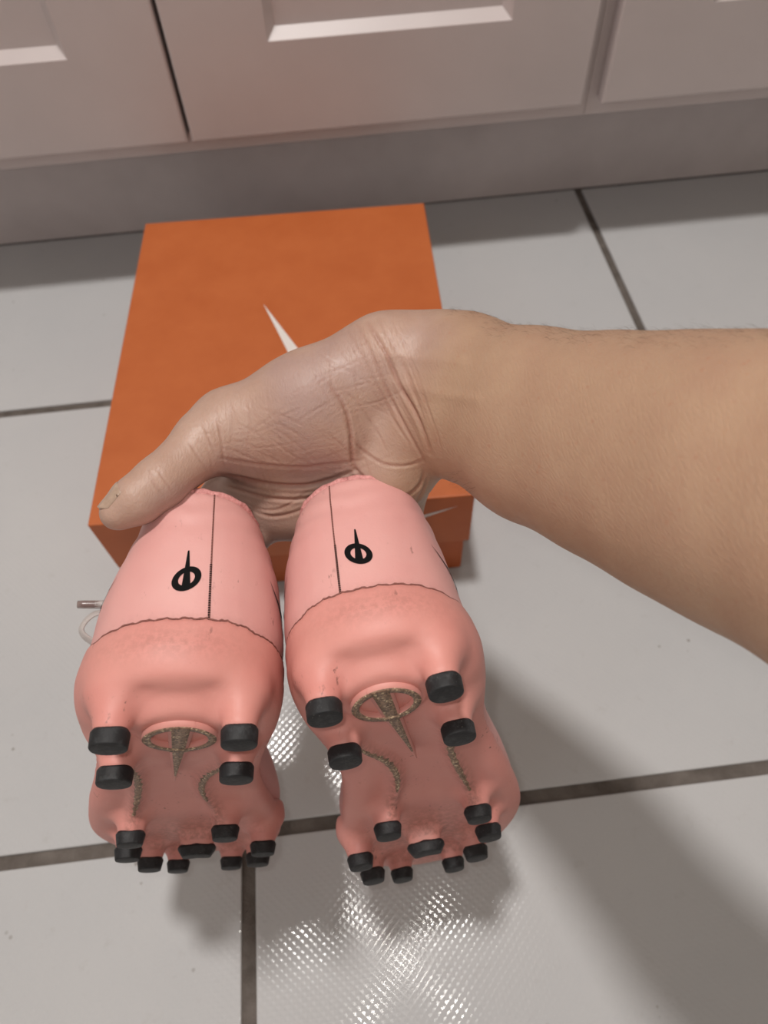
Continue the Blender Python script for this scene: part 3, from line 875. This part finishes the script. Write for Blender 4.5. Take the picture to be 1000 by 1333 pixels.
# hanging lace of the left shoe (parts of that shoe)
def px(x, y, D): return np.array([(x - 500) / 904.38 * D, (y - 666.5) / 904.38 * D, D])
def to_w(p): return CC + p[..., 0:1] * CR - p[..., 1:2] * CU + p[..., 2:3] * CD
WLi = np.array(WL.inverted())
def to_local(p): 
    q = to_w(np.asarray(p)); return q @ WLi[:3, :3].T + WLi[:3, 3]
lp = catmull([px(215, 850, 0.375), px(180, 800, 0.362), px(150, 797, 0.352), px(124, 799, 0.348), px(109, 812, 0.346), px(107, 824, 0.345), px(122, 836, 0.345), px(160, 850, 0.346), px(200, 880, 0.35), px(225, 900, 0.36)], 8)
v, f = tube_vf(to_local(lp), 0.0030, 10, 0.30, up=(0.15, -0.75, 0.8))
link('lace_end', mesh('lace_end', v, f), M['lace'], bootL)
lp2 = catmull([px(215, 800, 0.372), px(175, 788, 0.362), px(145, 787, 0.357), px(124, 787, 0.355)], 6)
v, f = tube_vf(to_local(lp2), 0.0021, 10)
lace2 = link('lace_end', mesh('lace_end', v, f), M['lace'], bootL)
ag = np.linspace(px(152, 787, 0.3575), px(101, 787, 0.353), 8)
v, f = tube_vf(to_local(ag), [0.0021, 0.0021, 0.0021, 0.0021, 0.0021, 0.0021, 0.0021, 0.0019], 14)
a_o = link('aglet', mesh('aglet', v, f), M['aglet'], lace2)

# ================================================================== HAND AND FOREARM (one continuous surface)
Fd = Field((-0.155, -0.118, 0.075), (0.215, 0.072, 0.372), 0.0015)
def C(p, q, ra, rb, k=0.008): Fd.cone(px(*p), px(*q), ra, rb, k)
# forearm: two parallel tapered bones' worth of flesh, thicker towards the elbow
def armp(x, yc, D, off): 
    p = px(x, yc, D).copy(); p[1] += off; return p
ARM = [(548, 503, 0.311, 0.0225, 0.0085), (600, 516, 0.300, 0.0247, 0.0085), (700, 556, 0.2730, 0.0278, 0.0080), (800, 583, 0.2480, 0.0302, 0.0080),
       (900, 610, 0.2240, 0.0325, 0.0085), (1000, 636, 0.2010, 0.0334, 0.0085), (1180, 690, 0.170, 0.0365, 0.008), (1500, 735, 0.135, 0.039, 0.006), (1700, 780, 0.120, 0.040, 0.004)]
for a, b in zip(ARM[:-1], ARM[1:]):
    for sgn in (-1, 1):
        Fd.cone(armp(a[0], a[1], a[2], sgn * a[4]), armp(b[0], b[1], b[2], sgn * b[4]), a[3], b[3], 0.012)
# carpus and palm
C((560, 478, 0.309), (508, 482, 0.307), 0.0225, 0.0215)
C((552, 535, 0.309), (532, 570, 0.310), 0.0200, 0.0180)
C((520, 505, 0.318), (318, 608, 0.345), 0.0200, 0.0125, 0.010)
C((525, 525, 0.320), (372, 640, 0.345), 0.0190, 0.0130, 0.010)
C((530, 550, 0.320), (440, 655, 0.342), 0.0180, 0.0130, 0.010)
C((535, 575, 0.318), (508, 650, 0.335), 0.0170, 0.0130, 0.008)
# thenar muscle and thumb
C((500, 472, 0.304), (400, 528, 0.303), 0.0205, 0.0215, 0.010)
C((400, 528, 0.303), (300, 561, 0.302), 0.0215, 0.0172, 0.010)
C((440, 560, 0.308), (330, 585, 0.310), 0.0190, 0.0150, 0.010)
C((300, 561, 0.301), (268, 577, 0.294), 0.0172, 0.0136, 0.007)
C((268, 577, 0.294), (208, 629, 0.279), 0.0128, 0.0104, 0.004)
C((208, 629, 0.279), (178, 651, 0.274), 0.0104, 0.0097, 0.004)
C((178, 652, 0.274), (154, 667, 0.272), 0.0097, 0.0074, 0.003)
C((325, 645, 0.330), (400, 662, 0.328), 0.0150, 0.0160, 0.010)
# web between thumb and index, lower palm pad seen between the shoes
C((330, 590, 0.322), (345, 650, 0.334), 0.0130, 0.0140, 0.008)
C((360, 655, 0.330), (400, 650, 0.330), 0.0165, 0.0140, 0.008)
C((455, 600, 0.316), (380, 625, 0.320), 0.0150, 0.0130, 0.008)
# heel of the hand
C((532, 565, 0.309), (512, 612, 0.314), 0.0175, 0.0168, 0.008)
C((512, 612, 0.314), (470, 618, 0.318), 0.0168, 0.0140, 0.008)
C((520, 640, 0.330), (523, 668, 0.336), 0.0130, 0.0105, 0.006)
# fingers: knuckle -> curled down inside the shoe openings
def L2c(pose, x, y, z, mir=1):
    return pose[0] + x * mir * pose[1] + y * pose[2] + z * pose[3]
def finger(K, pts, rs):
    pts = [px(*K)] + pts
    for a, b, ra, rb in zip(pts[:-1], pts[1:], rs[:-1], rs[1:]): Fd.cone(a, b, ra, rb, 0.003)
finger((318, 608, 0.345), [L2c(POSE_L, -0.002, 0.034, 0.093), L2c(POSE_L, -0.006, 0.022, 0.070), L2c(POSE_L, -0.006, 0.021, 0.050)], [0.0115, 0.0095, 0.0085, 0.0065])
finger((372, 640, 0.345), [L2c(POSE_L, 0.020, 0.040, 0.092), L2c(POSE_L, 0.015, 0.030, 0.068), L2c(POSE_L, 0.013, 0.028, 0.046)], [0.0115, 0.0095, 0.0085, 0.0065])
finger((440, 655, 0.342), [L2c(POSE_R, -0.013, 0.036, 0.092), L2c(POSE_R, -0.012, 0.024, 0.068), L2c(POSE_R, -0.011, 0.023, 0.048)], [0.0115, 0.0095, 0.0085, 0.0065])
finger((508, 650, 0.335), [L2c(POSE_R, 0.008, 0.034, 0.090), L2c(POSE_R, 0.009, 0.023, 0.072), L2c(POSE_R, 0.009, 0.022, 0.056)], [0.0105, 0.0085, 0.0078, 0.0060])
HV, HQ = surface_nets(Fd.F, Fd.lo, 0.0015, 3)
# one level of subdivision, then carve creases by displacement
me = np_mesh('hand_tmp', HV, HQ)
tmp = bpy.data.objects.new('tmp', me); COL.objects.link(tmp)
md = tmp.modifiers.new('s', 'SUBSURF'); md.levels = 1; md.render_levels = 1
dg = bpy.context.evaluated_depsgraph_get(); ev = tmp.evaluated_get(dg)
me2 = bpy.data.meshes.new_from_object(ev)
bpy.data.objects.remove(tmp)
nV = len(me2.vertices); V = np.zeros(nV * 3); me2.vertices.foreach_get('co', V); V = V.reshape(-1, 3)
Nn = np.zeros(nV * 3); me2.vertex_normals.foreach_get('vector', Nn); Nn = Nn.reshape(-1, 3)
U = V[:, 0] / V[:, 2] * 904.38 + 500; Wy = V[:, 1] / V[:, 2] * 904.38 + 666.5
facing = (-(Nn * V).sum(1) / np.linalg.norm(V, axis=1))
front = sstep(0.0, 0.35, facing)
CRS = [  # crease polylines across the palm side of the hand, width, depth (mm)
    ([(478, 420), (500, 455), (520, 500), (545, 545), (560, 590)], 4.0, 1.0),
    ([(465, 424), (486, 465), (506, 512), (530, 560), (552, 600)], 3.0, 0.7),
    ([(452, 430), (470, 462), (490, 500), (512, 545), (535, 580)], 2.5, 0.45),
    ([(492, 414), (515, 455), (538, 505), (556, 560)], 2.6, 0.45),
    ([(508, 412), (530, 455), (550, 505), (566, 560)], 2.2, 0.25),
    ([(430, 500), (448, 530), (456, 560), (458, 590), (462, 608), (478, 628)], 3.6, 1.0),
    ([(456, 570), (474, 588), (500, 604), (530, 606), (556, 596)], 3.0, 0.6),
    ([(458, 600), (430, 604), (395, 608), (350, 606), (310, 600), (286, 596)], 3.0, 0.7),
    ([(462, 612), (430, 624), (395, 632), (350, 630), (312, 622), (284, 618)], 4.0, 1.3),
    ([(448, 634), (415, 645), (385, 650), (350, 648), (318, 640), (292, 632)], 3.2, 0.9),
    ([(410, 656), (380, 668), (352, 672), (330, 664)], 3.0, 0.7),
    ([(400, 640), (370, 660), (345, 664), (318, 655)], 2.4, 0.5),
    ([(280, 530), (285, 556), (290, 585), (292, 606)], 2.6, 0.40),
    ([(262, 545), (270, 566), (280, 590)], 2.2, 0.35),
    ([(298, 522), (302, 550), (300, 585)], 2.2, 0.28),
    ([(318, 515), (324, 545), (322, 600)], 2.0, 0.28),
    ([(345, 502), (350, 540), (352, 590)], 2.0, 0.15),
    ([(192, 612), (200, 628), (214, 646)], 2.4, 0.45),
    ([(201, 604), (212, 622), (226, 642)], 2.0, 0.35),
    ([(246, 575), (256, 592), (270, 612)], 2.2, 0.35),
    ([(552, 612), (548, 628), (535, 642), (515, 650)], 3.0, 0.8),
    ([(556, 622), (550, 640), (540, 656)], 2.6, 0.6),
    ([(440, 505), (462, 520), (490, 560), (505, 590)], 2.0, 0.35),
    ([(420, 560), (440, 575), (456, 590)], 2.0, 0.30)]
rr_ = np.random.default_rng(3)
for k in range(13):      # fan of fine flexion lines at the wrist
    o_ = -34 + k * 5.6
    CRS.append(([(478 + o_ + 10, 424 + abs(o_) * 0.1), (498 + o_, 468), (520 + o_ * 0.9, 515), (545 + o_ * 0.7, 562), (560 + o_ * 0.5, 594)], 1.55, rr_.uniform(0.16, 0.34)))
for k in range(90):       # fine random skin creases over the thenar and palm
    x0_, y0_ = rr_.uniform(270, 500), rr_.uniform(470, 625)
    if y0_ < 640 - 0.45 * x0_ + 30: continue
    an = rr_.choice([1.25, 0.45, -0.25]) + rr_.normal(0, 0.18); L_ = rr_.uniform(16, 46)
    dx, dy = math.cos(an) * L_, math.sin(an) * L_
    CRS.append(([(x0_ - dx, y0_ - dy), (x0_ + rr_.normal(0, 3), y0_ + rr_.normal(0, 3)), (x0_ + dx, y0_ + dy)], 1.5, rr_.uniform(0.08, 0.20)))
disp = np.zeros(nV); cre = np.zeros(nV)
for pts, wd, dp in CRS:
    if wd > 1.6: wd *= 0.68; dp *= 0.8
    pl = catmull(pts, 5); lo_ = pl.min(0) - 15; hi_ = pl.max(0) + 15
    sel = np.where((U > lo_[0]) & (U < hi_[0]) & (Wy > lo_[1]) & (Wy < hi_[1]) & (front > 0))[0]
    if not len(sel): continue
    x, y = U[sel], Wy[sel]; best = np.full(len(sel), 1e9); tt = np.zeros(len(sel)); n = len(pl) - 1
    for i in range(n):
        a, b = pl[i], pl[i + 1]; d = b - a; t = np.clip(((x - a[0]) * d[0] + (y - a[1]) * d[1]) / (d @ d), 0, 1)
        dd = np.hypot(x - a[0] - t * d[0], y - a[1] - t * d[1]); mk = dd < best; best[mk] = dd[mk]; tt[mk] = ((i + t) / n)[mk]
    env = np.clip(np.sin(np.pi * np.clip(tt, 0.03, 0.97)), 0, 1) ** 0.5
    g = np.exp(-(best / wd) ** 2) * env * front[sel]; g2 = np.exp(-((best - wd * 1.9) / (wd * 1.1)) ** 2) * env * front[sel]
    disp[sel] += -dp * 0.001 * g + dp * 0.0004 * g2
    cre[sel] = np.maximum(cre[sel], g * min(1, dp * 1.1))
# tendons of the wrist
for pts, wd, dp in (([(600, 470), (550, 468), (505, 462)], 9, 0.7), ([(620, 520), (570, 512), (520, 500)], 8, 0.5)):
    pl = catmull(pts, 5); best = np.full(nV, 1e9)
    for a, b in zip(pl[:-1], pl[1:]):
        d = b - a; t = np.clip(((U - a[0]) * d[0] + (Wy - a[1]) * d[1]) / (d @ d), 0, 1); best = np.minimum(best, np.hypot(U - a[0] - t * d[0], Wy - a[1] - t * d[1]))
    disp += dp * 0.001 * np.exp(-(best / wd) ** 2) * front
V = V + Nn * disp[:, None]
palm = 1 - sstep(500, 590, U + 0.3 * (Wy - 500))
Wv = to_w(V)
base_pt = np.array([0.03, 0.25, 0.30])
me2.vertices.foreach_set('co', (Wv - base_pt).astype(np.float32).ravel())
# camera coordinates (right, down, depth) and world keep the same handedness
attr(me2, 'palm', palm); attr(me2, 'crease', cre)
me2.update(); me2.materials.clear(); me2.materials.append(M['skin'])
person = link('person', me2, None)
person.location = base_pt
tag(person, 'bare right forearm and hand reaching from the right, pinching both shoes by their heels', 'person')
# thumbnail
polys = [tuple(p.vertices) for p in me2.polygons]
bvh_h = BVHTree.FromPolygons([tuple(p) for p in V.tolist()], polys)
axis = px(154, 667, 0.272) - px(208, 629, 0.279); axis /= np.linalg.norm(axis)
view = np.array([0, 0, 1.0]); side = np.cross(axis, view); side /= np.linalg.norm(side)
if side[1] > 0: side = -side           # towards the upper left of the thumb
nd = side * 0.86 - view * 0.52; nd /= np.linalg.norm(nd); bt = np.cross(nd, axis)
cen = px(161, 662, 0.2727)
v = []; f = []; nu, nw = 13, 11
for i in range(nu):
    a = i / (nu - 1)
    for k in range(nw):
        b = k / (nw - 1) * 2 - 1
        ph = b * 0.72
        la = -0.0060 + 0.0122 * a + (0.0014 * b * b if a < 0.3 else 0) - (0.0022 * b * b * (a - 0.6) / 0.4 if a > 0.6 else 0)
        rd = nd * math.cos(ph) + bt * math.sin(ph); o_ = cen + axis * la
        hit = cast(bvh_h, o_ + rd * 0.03, -rd, 0.0)
        rh = np.linalg.norm(hit - o_) if hit is not None else 0
        rm = 0.0076 - 0.0040 * max(0.0, a - 0.5) ** 1.5
        v.append(o_ + rd * (max(min(rh, 0.0098), rm) + 0.00035))
for i in range(nu - 1):
    for k in range(nw - 1):
        q = i * nw + k; f.append((q, q + 1, q + nw + 1, q + nw))
n0 = len(v); v += [p - nd * 0.0008 for p in v[:n0]]; f += [tuple(n0 + i for i in q[::-1]) for q in f[:]]
bd = [i * nw for i in range(nu)] + [(nu - 1) * nw + k for k in range(1, nw)] + [i * nw + nw - 1 for i in range(nu - 2, -1, -1)] + [k for k in range(nw - 2, 0, -1)]
for a, b in zip(bd, bd[1:] + bd[:1]): f.append((a, b, n0 + b, n0 + a))
nl = link('thumbnail', mesh('thumbnail', to_w(np.array(v)) - base_pt, f), M['nail'], person)
# fine hairs along the upper edge of the forearm
v = []; f = []
cand = np.where((U > 590) & (U < 1010) & (facing < 0.42) & (facing > -0.15) & (Wy < 640))[0]
rr_.shuffle(cand)
for i in cand[:420]:
    p = V[i]; nrm = Nn[i]
    L_ = rr_.uniform(0.002, 0.0045); d = np.array([-0.85, 0, 0.25]) + nrm * 0.30 + rr_.normal(0, 0.25, 3); d /= np.linalg.norm(d)
    q = [p - nrm * 0.0002, p + d * L_ * 0.5 + nrm * 0.0004, p + d * L_ + nrm * 0.0002 + np.array([0, 0.0006, 0])]
    sdv = np.cross(d, nrm); sdv /= np.linalg.norm(sdv) + 1e-9; b = len(v)
    for c_, r_ in zip(q, (0.00003, 0.000022, 0.000006)):
        for k in range(3):
            t = 2 * math.pi * k / 3; v.append(c_ + (sdv * math.cos(t) + nrm * math.sin(t)) * r_)
    for s_ in (0, 3):
        for k in range(3): f.append((b + s_ + k, b + s_ + (k + 1) % 3, b + s_ + 3 + (k + 1) % 3, b + s_ + 3 + k))
ha = link('arm_hair', mesh('arm_hair', to_w(np.array(v)) - base_pt, f), M['hair'], person)
ha['kind'] = 'stuff'
